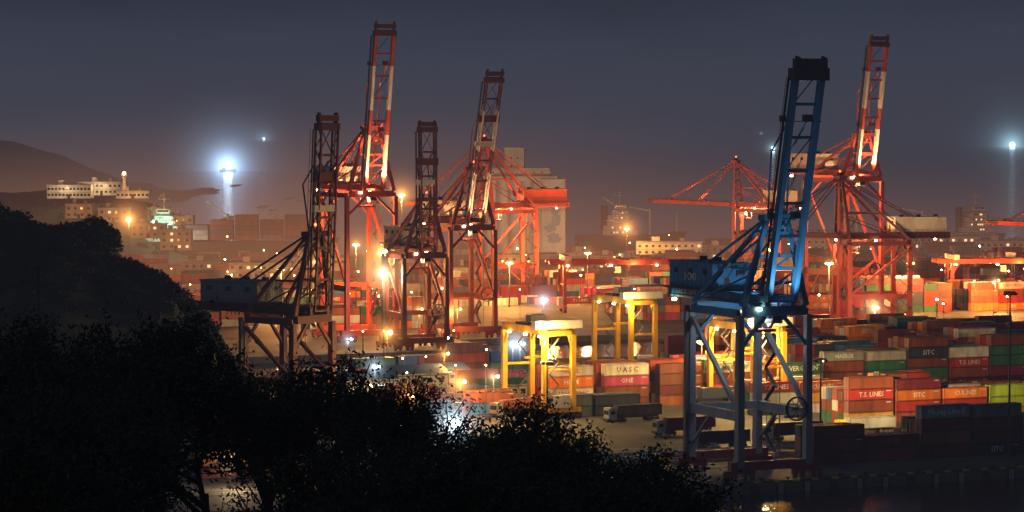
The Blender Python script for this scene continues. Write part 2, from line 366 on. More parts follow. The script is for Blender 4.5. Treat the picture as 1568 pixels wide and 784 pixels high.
# ---------------------------------------------------------------- yard gantry
def gantry(u,n,span=24,ht=21,wb=7.5,mat='yellow',rz=TH,world=None,light=None,lc=(1,0.62,0.2),cant=0):
    E=empty('rubber_tyred_gantry_crane' if mat=='yellow' else 'rail_gantry_crane',world or WP(u,n),rz)
    mats=[M[mat],M['white'],M['dark'],M['glass'],M['warmlamp'],M['cable']]; P=MB()
    for sx in(-wb/2,wb/2):
        P.beam((sx,-cant,ht),(sx,span+cant,ht),1.1,1.8,0)
        P.beam((sx,-cant,ht+1.9),(sx,span+cant,ht+1.9),0.08,0.08,0)
        for i in range(int(span/2.5)+1): P.beam((sx,i*2.5,ht+0.9),(sx,i*2.5,ht+1.9),0.08,0.08,0)
        for y in(0,span): P.beam((sx,y,2.4),(sx,y,ht-0.9),1.2,1.3,0); P.beam((sx,y+(2.5 if y==0 else -2.5),ht-0.9),(sx,y,ht-5),0.5,0.5,0)
    for y in(0,span):
        P.beam((-wb/2-2,y,2.0),(wb/2+2,y,2.0),1.1,1.2,0); P.beam((-wb/2+0.6,y,ht-0.5),(wb/2-0.6,y,ht-0.5),0.9,1.2,0)
        P.beam((-wb/2+0.6,y,ht*0.55),(wb/2-0.6,y,ht*0.55),0.6,0.6,0)
        for x in(-wb/2-1.6,-wb/2,wb/2,wb/2+1.6): P.cyl((x,y-0.35,0.8),(x,y+0.35,0.8),0.8,12,2)
    P.obj('frame',mats,E); P=MB()
    ty=span*0.55
    P.box((0,ty,ht+1.2),(wb+1,5.5,0.5),2); P.box((0,ty,ht+2.3),(4,3,1.8),1); P.box((1,ty-3.4,ht-3),(2.2,2.2,2.4),1); P.box((1,ty-4.55,ht-2.9),(2,0.1,1.6),3)
    for q in(-2,2): P.beam((q,ty,ht),(q,ty,ht-7),0.08,0.08,5); P.beam((q,ty+1,ht),(q,ty+1,ht-7),0.08,0.08,5)
    P.box((0,ty,ht-7.2),(6,1.4,0.5),0); P.box((0,1.0,ht+1.6),(wb+5,2.4,2.0),1)
    P.box((0,-1.2,4.2),(4.5,1.6,3.0),1)
    z=2.5;k=0
    while z<ht-3:
        a,b=(0.5,3) if k%2 else (3,0.5); P.beam((a,span+1.1,z),(b,span+1.1,z+2.8),0.7,0.15,5); P.beam((a-3.5,-1.1,z),(b-3.5,-1.1,z+2.8),0.7,0.15,5); z+=2.8;k+=1
    for y in(1,span*0.4,span*0.8): P.box((-wb/2-0.8,y,ht-1.2),(0.5,0.9,0.4),4); P.box((wb/2+0.8,y,ht-1.2),(0.5,0.9,0.4),4)
    P.obj('trolley_and_fittings',mats,E)
    if light: 
        plight('work_light',E,(-wb/2-1.5,-2.5,ht-2),lc,light,0.8); plight('work_light',E,(wb/2+1.5,span*0.6,ht-2),lc,light*0.6,0.8)
    return E

# ---------------------------------------------------------------- lamps
SOD=(1.0,0.40,0.09); WH=(0.65,0.85,1.0); WARM=(1.0,0.66,0.33)
def mast(a,dh,db,kind='sodium',power=60000,R=12,B=1.0,lit=True,heads=4,name='street_lamp',size=0.5):
    x,y=G(a,db); h=(db-dh)*H/(db-HORY)
    E=empty(name,(x,y,0)); P=MB(); P.cyl((0,0,0),(0,0,h),0.28 if h>14 else 0.12,8,0,0.12 if h>14 else 0.07)
    P.cyl((0,0,0),(0,0,0.5),0.5,8,0)
    mt={'sodium':M['sodium'],'white':M['whitelamp'],'warm':M['warmlamp'],'green':M['greenlamp'],'off':M['dark']}[kind]
    if h>14:
        P.cyl((0,0,h-0.4),(0,0,h-0.2),1.3,12,0)
        for i in range(8):
            t=i*math.pi/4; P.box((1.2*math.cos(t),1.2*math.sin(t),h-0.7),(0.6,0.6,0.4),1 if i%2 else 0)
        if kind!='off': P.ball((0,0,h-0.9),size,1)
    else:
        P.beam((0,0,h),(1.0,-0.6,h+0.1),0.12,0.12,0); P.box((1.1,-0.7,h),(1.0,0.5,0.25),0)
        if kind!='off': P.ball((1.1,-0.7,h-0.25),size*0.8,1)
    P.obj('mast',[M['dark'],mt],E)
    c={'sodium':SOD,'white':WH,'warm':WARM,'green':(0.2,1,0.5),'off':SOD}[kind]
    if kind!='off':
        plight('lamp',E,(0 if h>14 else 1.1,-1.9 if h>14 else -0.7,h-1.6),c,power,0.5)
        if R: halo('haze_glow',E,(0,0,h-0.5),R*1.2,c,B*0.9,core=B*4)
    return E

# ================================================================ SETTING
def sheet(name,pts,z,mat,wall=None,wallmat=None,loc=(0,0,0),rz=0):
    P=MB(); n=len(pts); vs=[(p[0],p[1],z) for p in pts]; P.add(vs,[tuple(range(n))],0)
    if wall is not None:
        for i in range(n):
            a,b=pts[i],pts[(i+1)%n]; P.add([(a[0],a[1],z),(b[0],b[1],z),(b[0],b[1],wall),(a[0],a[1],wall)],[(0,3,2,1)],1)
    return P.obj(name,[mat]+([wallmat] if wallmat else []),None,loc,rz)
m,nt,b=newmat('sea_water'); N=nt.nodes; L=nt.links
b.inputs['Base Color'].default_value=(0.004,0.006,0.010,1); b.inputs['Roughness'].default_value=0.10; b.inputs['IOR'].default_value=1.33
tc=N.new('ShaderNodeTexCoord'); nz=N.new('ShaderNodeTexNoise'); nz.inputs['Scale'].default_value=0.5; nz.inputs['Detail'].default_value=4
bp_=N.new('ShaderNodeBump'); bp_.inputs['Strength'].default_value=0.4; bp_.inputs['Distance'].default_value=0.3
L.new(tc.outputs['Object'],nz.inputs['Vector']); L.new(nz.outputs['Fac'],bp_.inputs['Height']); L.new(bp_.outputs[0],b.inputs['Normal'])
WATER=m
sheet('sea',[(-60000,-2000),(60000,-2000),(60000,90000),(-60000,90000)],-2.0,WATER)
m,nt,b=newmat('yard_asphalt'); N=nt.nodes; L=nt.links
tc=N.new('ShaderNodeTexCoord'); nz=N.new('ShaderNodeTexNoise'); nz.inputs['Scale'].default_value=0.06; nz.inputs['Detail'].default_value=10
rp=N.new('ShaderNodeValToRGB'); rp.color_ramp.elements[0].color=(0.022,0.023,0.026,1); rp.color_ramp.elements[1].color=(0.085,0.08,0.075,1); rp.color_ramp.elements[0].position=0.3; rp.color_ramp.elements[1].position=0.7
L.new(tc.outputs['Object'],nz.inputs['Vector']); L.new(nz.outputs['Fac'],rp.inputs[0]); L.new(rp.outputs[0],b.inputs['Base Color']); b.inputs['Roughness'].default_value=0.75
ASPH=m
sheet('quay_pavement',[(-140,0),(700,0),(700,290),(-140,290)],0.0,ASPH,-6,M['dconc'],WP(0,0),TH)
sheet('quay_pavement',[(-140,333),(90,333),(90,373),(900,373),(900,960),(-140,960)],0.0,ASPH,-6,M['dconc'],WP(0,0),TH)
P=MB()
for i in range(110):
    u=-140+i*4.4; P.box((u,0.35,0.2),(1.5,0.6,0.4),0); P.box((u+2.2,0.35,0.15),(2.88,0.5,0.3),1)
P.obj('quay_kerb',[M['yellow'],M['black']],None,WP(0,0),TH)
P=MB()
for i in range(52):
    u=-95+i*6; P.box((u,-0.5,-1.3),(0.9,1.0,2.4),1); P.box((u,-1.05,-1.2),(1.1,0.1,2.2),0 if i%3 else 1)
    P.cyl((u+3,1.4,0),(u+3,1.4,0.7),0.3,8,1); P.cyl((u+3,1.4,0.7),(u+3,1.4,0.85),0.5,8,1)
P.obj('quay_fenders_and_bollards',[M['conc'],M['black']],None,WP(0,0),TH)
P=MB()
for n0 in(4,24.6):
    for q in(0,0.3): P.box((280,n0+q,0.03),(800,0.08,0.06),0)
for n0 in(29,33,60,64): P.box((280,n0,0.006),(800,0.18,0.004),1)
for i in range(60): P.box((-80+i*9,62,0.006),(3,0.15,0.004),1)
P.obj('crane_rails_and_lane_markings',[M['cable'],M['white']],None,WP(0,0),TH)
P=MB()
for i in range(34):
    P.box((-60+i*3.1,39,0.45),(3.0,0.35,0.9),i%2)
    P.box((-40+i*3.1,52,0.4),(2.9,0.3,0.8),1)
P.obj('concrete_barriers',[M['yellow'],M['conc']],None,WP(0,0),TH)

def terrain(name,x0,x1,y0,y1,nx,ny,fn,mat):
    P=MB(); vs=[]
    for j in range(ny+1):
        for i in range(nx+1):
            x=x0+(x1-x0)*i/nx; y=y0+(y1-y0)*j/ny; vs.append((x,y,fn(x,y)))
    fs=[(j*(nx+1)+i,j*(nx+1)+i+1,(j+1)*(nx+1)+i+1,(j+1)*(nx+1)+i) for j in range(ny) for i in range(nx)]
    P.add(vs,fs); return P.obj(name,[mat])
m,nt,b=newmat('hill_soil_and_grass'); N=nt.nodes; L=nt.links
nz=N.new('ShaderNodeTexNoise'); nz.inputs['Scale'].default_value=0.4; nz.inputs['Detail'].default_value=8; tc=N.new('ShaderNodeTexCoord')
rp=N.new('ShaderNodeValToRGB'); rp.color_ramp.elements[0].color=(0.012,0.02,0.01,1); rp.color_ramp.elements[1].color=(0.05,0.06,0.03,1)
L.new(tc.outputs['Object'],nz.inputs['Vector']); L.new(nz.outputs['Fac'],rp.inputs[0]); L.new(rp.outputs[0],b.inputs['Base Color']); b.inputs['Roughness'].default_value=0.95
SOIL=m
def hz(x,y):
    z=68-0.17*max(y,0)-0.0007*max(y-60,0)**2
    z-=0.02*max(0,x-20); return max(z+0.6*math.sin(x*0.2)*math.cos(y*0.13),-4) if y<330 else -4
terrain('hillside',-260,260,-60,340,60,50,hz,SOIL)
def hn(x,y):
    dx=(x+115)/56.0; dy=(y-640)/105.0
    r=math.sqrt(dx*dx+dy*dy) if x>-115 else abs(dy)
    f=max(0,1-r**2.2*0.95); 
    return 47*f**0.85+2.2*math.sin(x*0.16+1)*math.cos(y*0.09)*min(1,f*3)+1.5*math.sin(x*0.31)*min(1,f*3)-1
terrain('headland_hill',-420,-50,520,770,70,50,hn,SOIL)
terrain('background_hill',-1300,-150,2200,3600,60,30,lambda x,y:66*math.exp(-((x+545)/112.0)**2-((y-2900)/400.0)**2)-5+2.5*math.sin(x*0.05)+1.5*math.sin(x*0.11+y*0.02),SOIL)
def ht_(x,y): return 36*(1/(1+math.exp((x+195)/14.0)))*math.exp(-((y-1640)/120.0)**4)-3+1.2*math.sin(x*0.09+y*0.03)
terrain('terraced_hill',-700,-120,1380,1900,60,30,ht_,SOIL)

# ---------------------------------------------------------------- foliage
def leafmat(name,c1,c2):
    m,nt,b=newmat(name); N=nt.nodes; L=nt.links
    at=N.new('ShaderNodeNewGeometry'); rp=N.new('ShaderNodeValToRGB'); rp.color_ramp.elements[0].color=(*c1,1); rp.color_ramp.elements[1].color=(*c2,1)
    L.new(at.outputs['Random Per Island'],rp.inputs[0]); L.new(rp.outputs[0],b.inputs['Base Color']); b.inputs['Roughness'].default_value=0.8; return m
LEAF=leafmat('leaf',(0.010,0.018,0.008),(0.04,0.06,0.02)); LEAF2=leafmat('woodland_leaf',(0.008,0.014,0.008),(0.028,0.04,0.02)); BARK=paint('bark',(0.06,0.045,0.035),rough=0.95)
def leaves(C,size,rng):
    n=len(C); a=rng.normal(size=(n,3)); a/=np.linalg.norm(a,axis=1)[:,None]
    b_=rng.normal(size=(n,3)); b_-= (b_*a).sum(1)[:,None]*a; b_/=np.linalg.norm(b_,axis=1)[:,None]
    s=size*rng.uniform(0.6,1.3,n)[:,None]
    V=np.stack([C-a*s*0.5,C+b_*s*0.22,C+a*s*0.5,C-b_*s*0.22],1).reshape(-1,3); return V
def npmesh(name,V,nf,base,mats):
    bv=np.array(base.v) if base.v else np.zeros((0,3)); me=bpy.data.meshes.new(name)
    F=[tuple(f) for f in base.f]; o=len(bv)
    me.from_pydata(np.vstack([bv,V]).tolist(),[],F+[(o+4*i,o+4*i+1,o+4*i+2,o+4*i+3) for i in range(nf)])
    for q in mats: me.materials.append(q)
    me.polygons.foreach_set('material_index',[0]*len(F)+[1]*nf); me.update(); return me
def treemesh(seed,ht=9.0,dens=70,lsize=0.2,spread=1.0):
    rnd=random.Random(seed); rng=np.random.default_rng(seed); B=MB(); tips=[]
    def grow(p,d,ln,r,lv):
        q=p+d*ln; B.beam(p,q,r*2,r*2,0,w2=r*1.3)
        if lv>=2: tips.append((p+q)/2)
        if lv==4: tips.append(q); return
        for i in range(4 if lv<2 else 3):
            t=rnd.uniform(0.55,1.0); az=rnd.uniform(0,6.28); el=rnd.uniform(0.35,0.95)*spread
            ax=d.orthogonal().normalized(); ax.rotate(Matrix.Rotation(az,3,d)); nd=(d*math.cos(el)+ax*math.sin(el)); nd.z+=0.12; nd.normalize()
            grow(p+d*ln*t,nd,ln*rnd.uniform(0.6,0.85),r*0.6,lv+1)
    grow(Vector((0,0,-1)),Vector((rnd.uniform(-.1,.1),rnd.uniform(-.1,.1),1)).normalized(),ht*0.36,0.17,0)
    T=np.array([tuple(t) for t in tips]); idx=rng.integers(0,len(T),len(T)*dens//2)
    keep=rng.random(len(T))>0.18; idx=idx[keep[idx]]
    C=T[idx]+rng.normal(scale=0.30,size=(len(idx),3)); V=leaves(C,lsize,rng)
    return npmesh('tree',V,len(C),B,[BARK,LEAF]), T[:,2].max()
TM=[treemesh(11,9,52),treemesh(23,9,44,0.18,1.1),treemesh(37,9,20,0.17,1.15),treemesh(51,8.5,54,0.2,0.95)]
def tree(a,top,D,v,sc=1.0,rot=None):
    me,hm=TM[v]; s=FPX/D; z=H-(top-HORY)/s; x=(a-784)/s
    o=bpy.data.objects.new('broadleaf_tree',me); scene.collection.objects.link(o)
    o.scale=(sc,sc,sc); o.location=(x,D,z-(hm+0.15)*sc); o.rotation_euler=(0,0,random.uniform(0,6.28) if rot is None else rot)
for t in [(-20,500,92,0,1.1),(75,484,95,1,1.05),(165,476,98,0,1.1),(245,490,97,3,0.9),(318,560,104,2,1.0),(405,552,110,2,1.0),(465,548,108,0,0.95),(540,548,104,3,1.0),(605,578,100,1,0.9),
 (658,632,98,0,0.85),(725,618,96,2,0.9),(795,615,94,3,0.82),(865,645,92,1,0.88),(930,675,90,0,0.88),(995,694,88,3,0.85),(1050,718,86,1,0.82),
 (30,640,72,3,0.9),(140,700,74,0,0.7),(480,670,80,1,0.85),(570,660,78,0,0.85),(650,700,76,3,0.8),(740,695,76,0,0.8),(850,720,74,3,0.8),(940,742,74,1,0.7),(60,560,84,0,1.0),(190,590,86,1,0.85),(120,600,80,3,0.9),(350,745,78,2,0.6)]:
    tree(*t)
rng=np.random.default_rng(5); Cs=[]; B=MB()
for i in range(560):
    x=rng.uniform(-135,-62); y=rng.uniform(545,700); z=hn(x,y)
    if z<2: continue
    R=rng.uniform(1.8,3.8); n=int(100*R)
    p=rng.normal(size=(n,3)); p/=np.linalg.norm(p,axis=1)[:,None]; p[:,2]=np.abs(p[:,2])*0.9
    rr=R*(0.65+0.4*rng.random(n))[:,None]; Cs.append(np.array([x,y,z+R*0.35])+p*rr)
    B.beam((x,y,z-0.5),(x,y,z+R),0.35,0.35,0)
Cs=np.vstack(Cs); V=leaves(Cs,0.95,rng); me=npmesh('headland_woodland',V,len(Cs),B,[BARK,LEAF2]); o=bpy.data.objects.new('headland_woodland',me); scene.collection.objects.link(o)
rng=np.random.default_rng(8); Cs=[]
for i in range(260):
    x=rng.uniform(-420,-170); y=rng.uniform(1500,1600); z=ht_(x,y)
    if z<1: continue
    R=rng.uniform(1.5,3.0); n=60; p=rng.normal(size=(n,3)); p/=np.linalg.norm(p,axis=1)[:,None]; Cs.append(np.array([x,y,z+R*0.2])+p*R*(0.6+0.4*rng.random(n))[:,None])
Cs=np.vstack(Cs); V=leaves(Cs,1.5,rng); me=npmesh('terrace_woodland',V,len(Cs),MB(),[BARK,LEAF2]); o=bpy.data.objects.new('terrace_woodland',me); scene.collection.objects.link(o)

# ================================================================ CRANES
def at(a,d): x,y=G(a,d); return (x,y,0)
rad=math.radians
crane(WP(UN(1172,738)[0]+2.6,4.0),TH,33.8,46.5,rad(76.5),W=15.4,Gg=20.6,back=17,ap=18,bw=5.8,st='blue',band='blue',leg='lgrey',house='blue',hp=0.38,txt='PORT OF KEELUNG',fl=3800,flc=(0.7,0.85,1.0),blight=6)
crane(at(478,640),rad(52),24,45,rad(87),W=14,Gg=16,back=18,ap=20,bw=6.0,st='dred',band='dred',house='lgrey',lattice=True,fl=None)
crane(WP(61,377),TH,48.5,51.5,rad(79),W=17,Gg=24,back=18,ap=21,bw=6.2,st='red',band='white',house='white',fl=30000,blight=5)
crane(WP(64,338),TH,30,38,rad(91),W=14.5,Gg=15,back=11,ap=17,bw=5.0,st='dred',band='dred',house='cream',lattice=True,fl=3000)
crane(WP(97,377),TH,37,49.5,rad(72),W=16,Gg=20,back=16,ap=19,bw=5.2,st='dred',band='white',house='white',lattice=True,fl=14000,blight=4)
crane(WP(246,377),TH,52,46.5,rad(79),W=17,Gg=24,back=20,ap=15,bw=6.4,st='red',band='white',house='white',fl=28000,blight=5)
crane(at(1290,500),rad(-78),30,34,rad(2),W=17,Gg=22,back=16,ap=22,bw=6,st='dred',band='dred',leg='red',house='white',fl=20000)
crane(at(745,455),rad(-68),36,36,rad(2),W=15,Gg=19,back=16,ap=28,bw=6,st='red',band='red',house='red',fl=50000)
crane(at(1130,430),rad(-110),33,38,rad(2),W=14,Gg=18,back=12,ap=21,bw=6,st='red',band='red',house='white',fl=60000)
crane(at(1655,470),rad(-80),30,34,rad(2),W=14,Gg=18,back=12,ap=16,bw=6,st='red',band='red',house='white',fl=30000)

gu,gn=UN(842,640); gantry(gu+1,gn-3,light=30000)
gu,gn=UN(1205,640); gantry(gu,gn+8,light=52000)
gu,gn=UN(1262,650); gantry(gu+6,gn+38,light=40000)
gu,gn=UN(985,575); gantry(gu,gn,light=9000)
gantry(0,0,span=44,ht=19,wb=9,mat='red',rz=rad(-82),world=at(862,478),light=16000,lc=SOD,cant=6)
gantry(0,0,span=44,ht=18,wb=9,mat='red',rz=rad(-85),world=at(1455,470),light=16000,lc=SOD,cant=6)

# ================================================================ CONTAINERS
u,n=UN(838,630); stack('container_stack',u,n,[4,4,4,4],5,15.3,front=[['wht','ym','hmm','oocl'],['brn','brn','one','uasc'],['brn','mar','brn','brn'],['brn','ts','brn','ms']],det=True,var=1)
stack('container_stack',u-8,n-16,[2,2],2,12.8,mix=['nav','gry'],det=True,labp=0)
stack('container_stack',u+34,n-16,[2],2,12.8,mix=['nav'],det=True,labp=0)
u,n=UN(1298,652); DU,DN=u,n
stack('container_stack',u,n,[4,4,3,3],5,13.1,front=[['yel','brn','ts','brn'],['brn','red','sitc','mar'],['brn','red','cul'],['yel','lim','lim'],],det=True)
stack('container_stack',u+13.1*4,n,[3,4,4,3,4],5,13.1,front=[['hmm','mar','sitc'],['red','sitc','yel','brn']],det=True)
u,n=UN(1240,712); stack('container_stack',u,n-1,[3],3,12.9,mix=['mar','mar','brn','nav'],front=[['mar','mar','mar']],det=True,labp=0.4)
stack('container_stack',u+12.9,n-1,[2],3,12.9,mix=['mar','brn'],front=[['mar','one2']],det=True)
stack('container_stack',u+26,n-1,[4,4,3,4,3],3,12.9,mix=['mar','mar','brn','gry','nav'],front=[['mar','brn','mar','hl'],['nav','mar','brn','gry'],['mar','gry','gry']],det=True,labp=0.5)
DK=['mar','mar','brn','gry','nav','mk','red','ts','brn','hl','grn','brn','wht','cul','blu','sitc']
u,n=UN(1330,600)
for k in range(5): stack('container_stack',u-14+k*5,n+k*24,[4,4,5,4,5,4,4,4],4,13,mix=DK,det=k<2)
u,n=UN(1165,640); stack('container_stack',u,n+4,[3,3],5,13,mix=MIX,front=[['blu','wht','ts'],['wht','yel','cul']],det=True)
stack('container_stack',u+4,n+44,[4,4,3],5,13,mix=MIX)
u,n=UN(1000,590); stack('container_stack',u,n,[2,3,3,4],4,13,mix=MIX); 
u,n=UN(1020,556); stack('container_stack',u,n,[3,4],3,13,mix=['nav','mar','gry','blu'])
u,n=UN(870,590); stack('container_stack',u,n,[1,2],3,13,mix=MIX)
for (a,d,T,nr) in[(640,640,[1,2,1],2),(560,625,[2,1],2),(300,735,[2,2],2),(620,575,[2,3,2],2),(690,566,[1,1],3),(540,580,[2,2],2),(770,585,[1],2)]:
    u,n=UN(a,d); stack('container_stack',u,n,T,nr,13,mix=['red','brn','grn','blu','hmm','brn','mar'],det=True)
for n in range(430,930,34):
    u=-60
    while u<640:
        nb=random.choice([3,4,5]); x,y,_=WP(u,n); px=784+FPX*x/y
        if -150<px<1700 and random.random()<0.85 and not (650<px<880 and n<480):
            base=random.choice([2,3,3,4,4,5]) if px>860 else random.choice([2,3,3,4])
            if n>700: base=min(base,3)
            stack('container_stack',u,n,[max(1,base-random.randint(0,2)) for _ in range(nb)],6 if n<600 else 4,12.8,labp=0.45 if n<600 else 0.1)
        u+=nb*12.8+random.choice([8,14,22])

# ================================================================ BUILDINGS
def windows(P,x0,x1,z0,rows,cols,y,dz=3.2,mi=1,w=1.4,h=1.3,lit=None,ml=2):
    for r in range(rows):
        for c in range(cols):
            x=x0+(x1-x0)*(c+0.5)/cols; P.box((x,y-0.03,z0+r*dz),(w,0.1,h),ml if (lit and random.random()<lit) else mi)
x,y=G(738,402); E=empty('grain_silo_building',(x,y,0),rad(-3)); E.scale=(1.1,1.1,1.06); P=MB()
for i in range(6):
    for j in range(2): P.cyl((4+i*5.6,4+j*7,0),(4+i*5.6,4+j*7,40),3.0,16,0)
P.box((18,8,41),(35,14,2.4),0); P.box((17,8,44.2),(30,8,4),0); P.box((15,10,49),(9,9,13),0); P.box((15,10,55.8),(10,10,0.6),0); P.box((33.5,6,20),(11,12,40),3)
P.box((33.5,6,40.4),(12,13,0.8),0)
windows(P,12,18,47,2,2,5.4,4,w=0.9,h=0.9); windows(P,3,30,44,1,7,3.9,w=0.9,h=0.8)
P.obj('silo_block',[M['conc'],M['glass'],M['winlit'],M['conc']],E)
m=MB()
for (a,b,w,h) in[(32,30,6,3.4),(34.5,26,5,5),(35,21,5,6),(32,17,5,4.2),(34,12,7,5)]:
    n=14; m.add([(a+w/2*math.cos(6.283*i/n)*(1+0.3*math.sin(i*2+a)),-0.06,b+h/2*math.sin(6.283*i/n)*(1+0.25*math.cos(i*3))) for i in range(n)],[tuple(range(n))],0)
m.obj('wall_mural',[M['mural']],E)
spot('facade_light',E,(35,-75,14),(20,0,30),(1,0.66,0.42),170000,70)
def house(name,a,d,z0,w,dp,storeys,cols,rz=0,wall='white',lit=0.3,roof='conc',pitched=False,dist=None):
    if dist: s=FPX/dist; X=(a-784)/s; Y=dist
    else: X,Y=G(a,d)
    E=empty(name,(X,Y,z0),rz); P=MB(); hh=storeys*3.3+0.6
    P.box((w/2,dp/2,hh/2),(w,dp,hh),0)
    windows(P,0,w,2,storeys,cols,0,3.3,lit=lit)
    for r in range(storeys): P.box((w/2,-0.15,3.35+r*3.3),(w,0.3,0.2),3)
    if pitched: 
        P.add([(-0.5,-0.5,hh),(w+0.5,-0.5,hh),(w+0.5,dp+0.5,hh),(-0.5,dp+0.5,hh),(-0.5,dp/2,hh+dp*0.16),(w+0.5,dp/2,hh+dp*0.16)],[(0,1,5,4),(2,3,4,5),(0,4,3),(1,2,5)],3)
    else:
        P.box((w/2,dp/2,hh+0.25),(w+0.6,dp+0.6,0.5),3)
        P.box((w*0.3,dp*0.5,hh+1.6),(w*0.12,dp*0.4,2.4),0); P.box((w*0.7,dp*0.5,hh+1.2),(w*0.08,dp*0.3,1.5),3)
    P.box((w*0.5,-0.05,1.2),(1.6,0.14,2.3),1)
    P.obj('walls_and_windows',[M[wall],M['glass'],M['winlit'],M[roof]],E); return E
E=house('hilltop_building',72,0,31,24,12,2,12,dist=1560,lit=0.12)
plight('facade_lamp',E,(10,-8,6),WARM,3500,0.5)
E=house('hilltop_building',125,0,32.5,22,12,2,9,dist=1570,lit=0.2)
plight('facade_lamp',E,(10,-8,6),WARM,3500,0.5)
E=house('hilltop_building',178,0,31,18,10,1,8,dist=1560,lit=0.1); P=MB(); P.cyl((4,3,3),(4,3,12),1.2,10,0,0.9); P.cyl((4,3,12),(4,3,13),1.6,10,0); P.ball((4,3,13.7),0.9,1); P.obj('beacon_tower',[M['white'],M['sodium']],E)
plight('facade_lamp',E,(9,-8,6),SOD,4000,0.5)
for (a,zz,w,st,dd) in[(150,20,16,2,1500),(200,12,18,2,1490),(245,6,16,3,1480),(100,22,14,2,1500),(262,14,12,2,1560),(225,22,12,1,1550)]:
    E=house('hillside_house',a,0,zz,w,10,st,int(w/3.4),dist=dd,lit=0.12,wall='conc'); plight('facade_lamp',E,(w/2,-9,5),SOD,1800,0.5)
for (a,d,w,dp,st,rf) in[(590,597,18,12,1,'roofb'),(655,590,12,10,1,'roofb'),(530,606,14,12,1,'roofb'),(742,614,12,8,1,'green'),(760,560,16,10,1,'conc')]:
    house('warehouse',a,d,0,w,dp,st,5,rz=TH,wall='cream',lit=0.15,roof=rf,pitched=True)
for (a,d,w,dp,st,wl,lt) in[(760,425,20,12,3,'cream',.3),(905,415,24,12,2,'cream',.25),(975,402,34,12,3,'white',.2),(1070,398,30,12,2,'cream',.2),(1215,395,28,12,3,'cream',.2),(1390,392,40,14,3,'white',.3),(1500,400,30,14,3,'cream',.2),(430,430,30,14,3,'cream',.25),(350,440,24,14,3,'cream',.2),(280,425,24,12,2,'cream',.3)]:
    house('terminal_building',a,d,0,w,dp,st,int(w/3.2),wall=wl,lit=lt)

# ================================================================ SHIPS
def ship(a,d,Lh,bm,rz,hull='dark',cont=True,sup=0.1,green=False,tiers=4,power=0):
    x,y=G(a,d); E=empty('container_ship',(x,y,-3),rz); P=MB()
    st=[(-0.0,0.8),(0.04,0.95),(0.15,1),(0.8,1),(0.92,0.7),(1.0,0.04)]; vs=[]
    for t,w in st:
        for s in(-1,1): vs.append((t*Lh+(3 if t==1 else 0),s*bm/2*w,11+(2 if t>0.9 else 0))); vs.append((t*Lh-(3 if t==1 else 0),s*bm/2*w*0.85,0))
    fs=[]
    for i in range(len(st)-1):
        o=i*4; fs+=[(o,o+1,o+5,o+4),(o+2,o+6,o+7,o+3),(o,o+4,o+6,o+2)]
    fs+=[(0,2,3,1),(20,21,23,22)]
    P.add(vs,fs,0)
    sx=Lh*sup
    for k in range(5): P.box((sx-(k%2),0,12.5+k*2.8),(20-k*2.6,bm*0.85-k*1.0,2.7),1); 
    for k in range(5): windows(P,sx-6+k*0.9,sx+6-k*0.9,12.7+k*2.8,1,7,-bm*0.425+0.5*k,mi=4,lit=0.25,ml=3,w=0.8,h=0.8)
    for k in range(5): P.box((sx,0,13.95+k*2.8),(22-k*2.6,bm*0.9-k,0.15),4)
    P.box((sx,0,27.5),(7,bm*1.0,2.4),1); P.box((sx,-bm*0.5,27.7),(6,0.1,1.0),4)
    P.cyl((sx-9,0,12),(sx-9,0,28),2.0,12,0); P.cyl((sx,0,28.5),(sx,0,38),0.3,6,1); P.beam((sx-3,0,34),(sx+3,0,34),0.2,0.2,1)
    P.beam((sx,0,38),(sx-8,0,28),0.1,0.1,1); P.cyl((Lh*0.95,0,13),(Lh*0.95,0,24),0.4,6,1)
    for q in(0.45,0.7): P.cyl((Lh*q,0,11),(Lh*q,0,26),0.8,8,1); P.beam((Lh*q,0,25),(Lh*q-12,0,33 if q<0.6 else 27),0.7,0.7,1)
    P.obj('hull_and_superstructure',[M[hull],M['white'],M['dark'],M['winlit'],M['glass']],E)
    if cont:
        Q=MB(); b=sx+12
        while b<Lh*0.88:
            T=tiers+random.randint(-1,1)
            for r in range(int(bm/2.6)):
                for k in range(T): container(Q,b,-bm/2+1.5+r*2.6,12+k*2.7,random.choice(['nav','mar','brn','gry','brn']),12.19,2.65,False)
            b+=13.4
        Q.obj('deck_containers',[M['cont']],E,color=True)
    if green:
        P=MB()
        for q in[(sx-5,-bm/2-0.5,22),(sx+4,-bm/2-0.5,20),(sx+1,-bm/2-0.5,16)]: P.ball(q,0.8,0)
        P.obj('deck_lights',[M['greenlamp']],E); plight('deck_light',E,(sx,-bm/2-12,23),(0.6,1,0.75),9000); plight('deck_light',E,(sx+16,-bm/2-12,18),(1,0.8,0.5),7000);halo('haze_glow',E,(sx,-bm/2-1,20),15,(0.3,1,0.6),0.55,core=1.6)
    return E
ship(216,392,105,18,rad(2),sup=0.12,green=True,tiers=4)
ship(1130,385,150,24,rad(3),hull='dark',sup=0.9,tiers=3)
ship(880,381,62,14,rad(0),hull='dred',cont=False,sup=0.42)
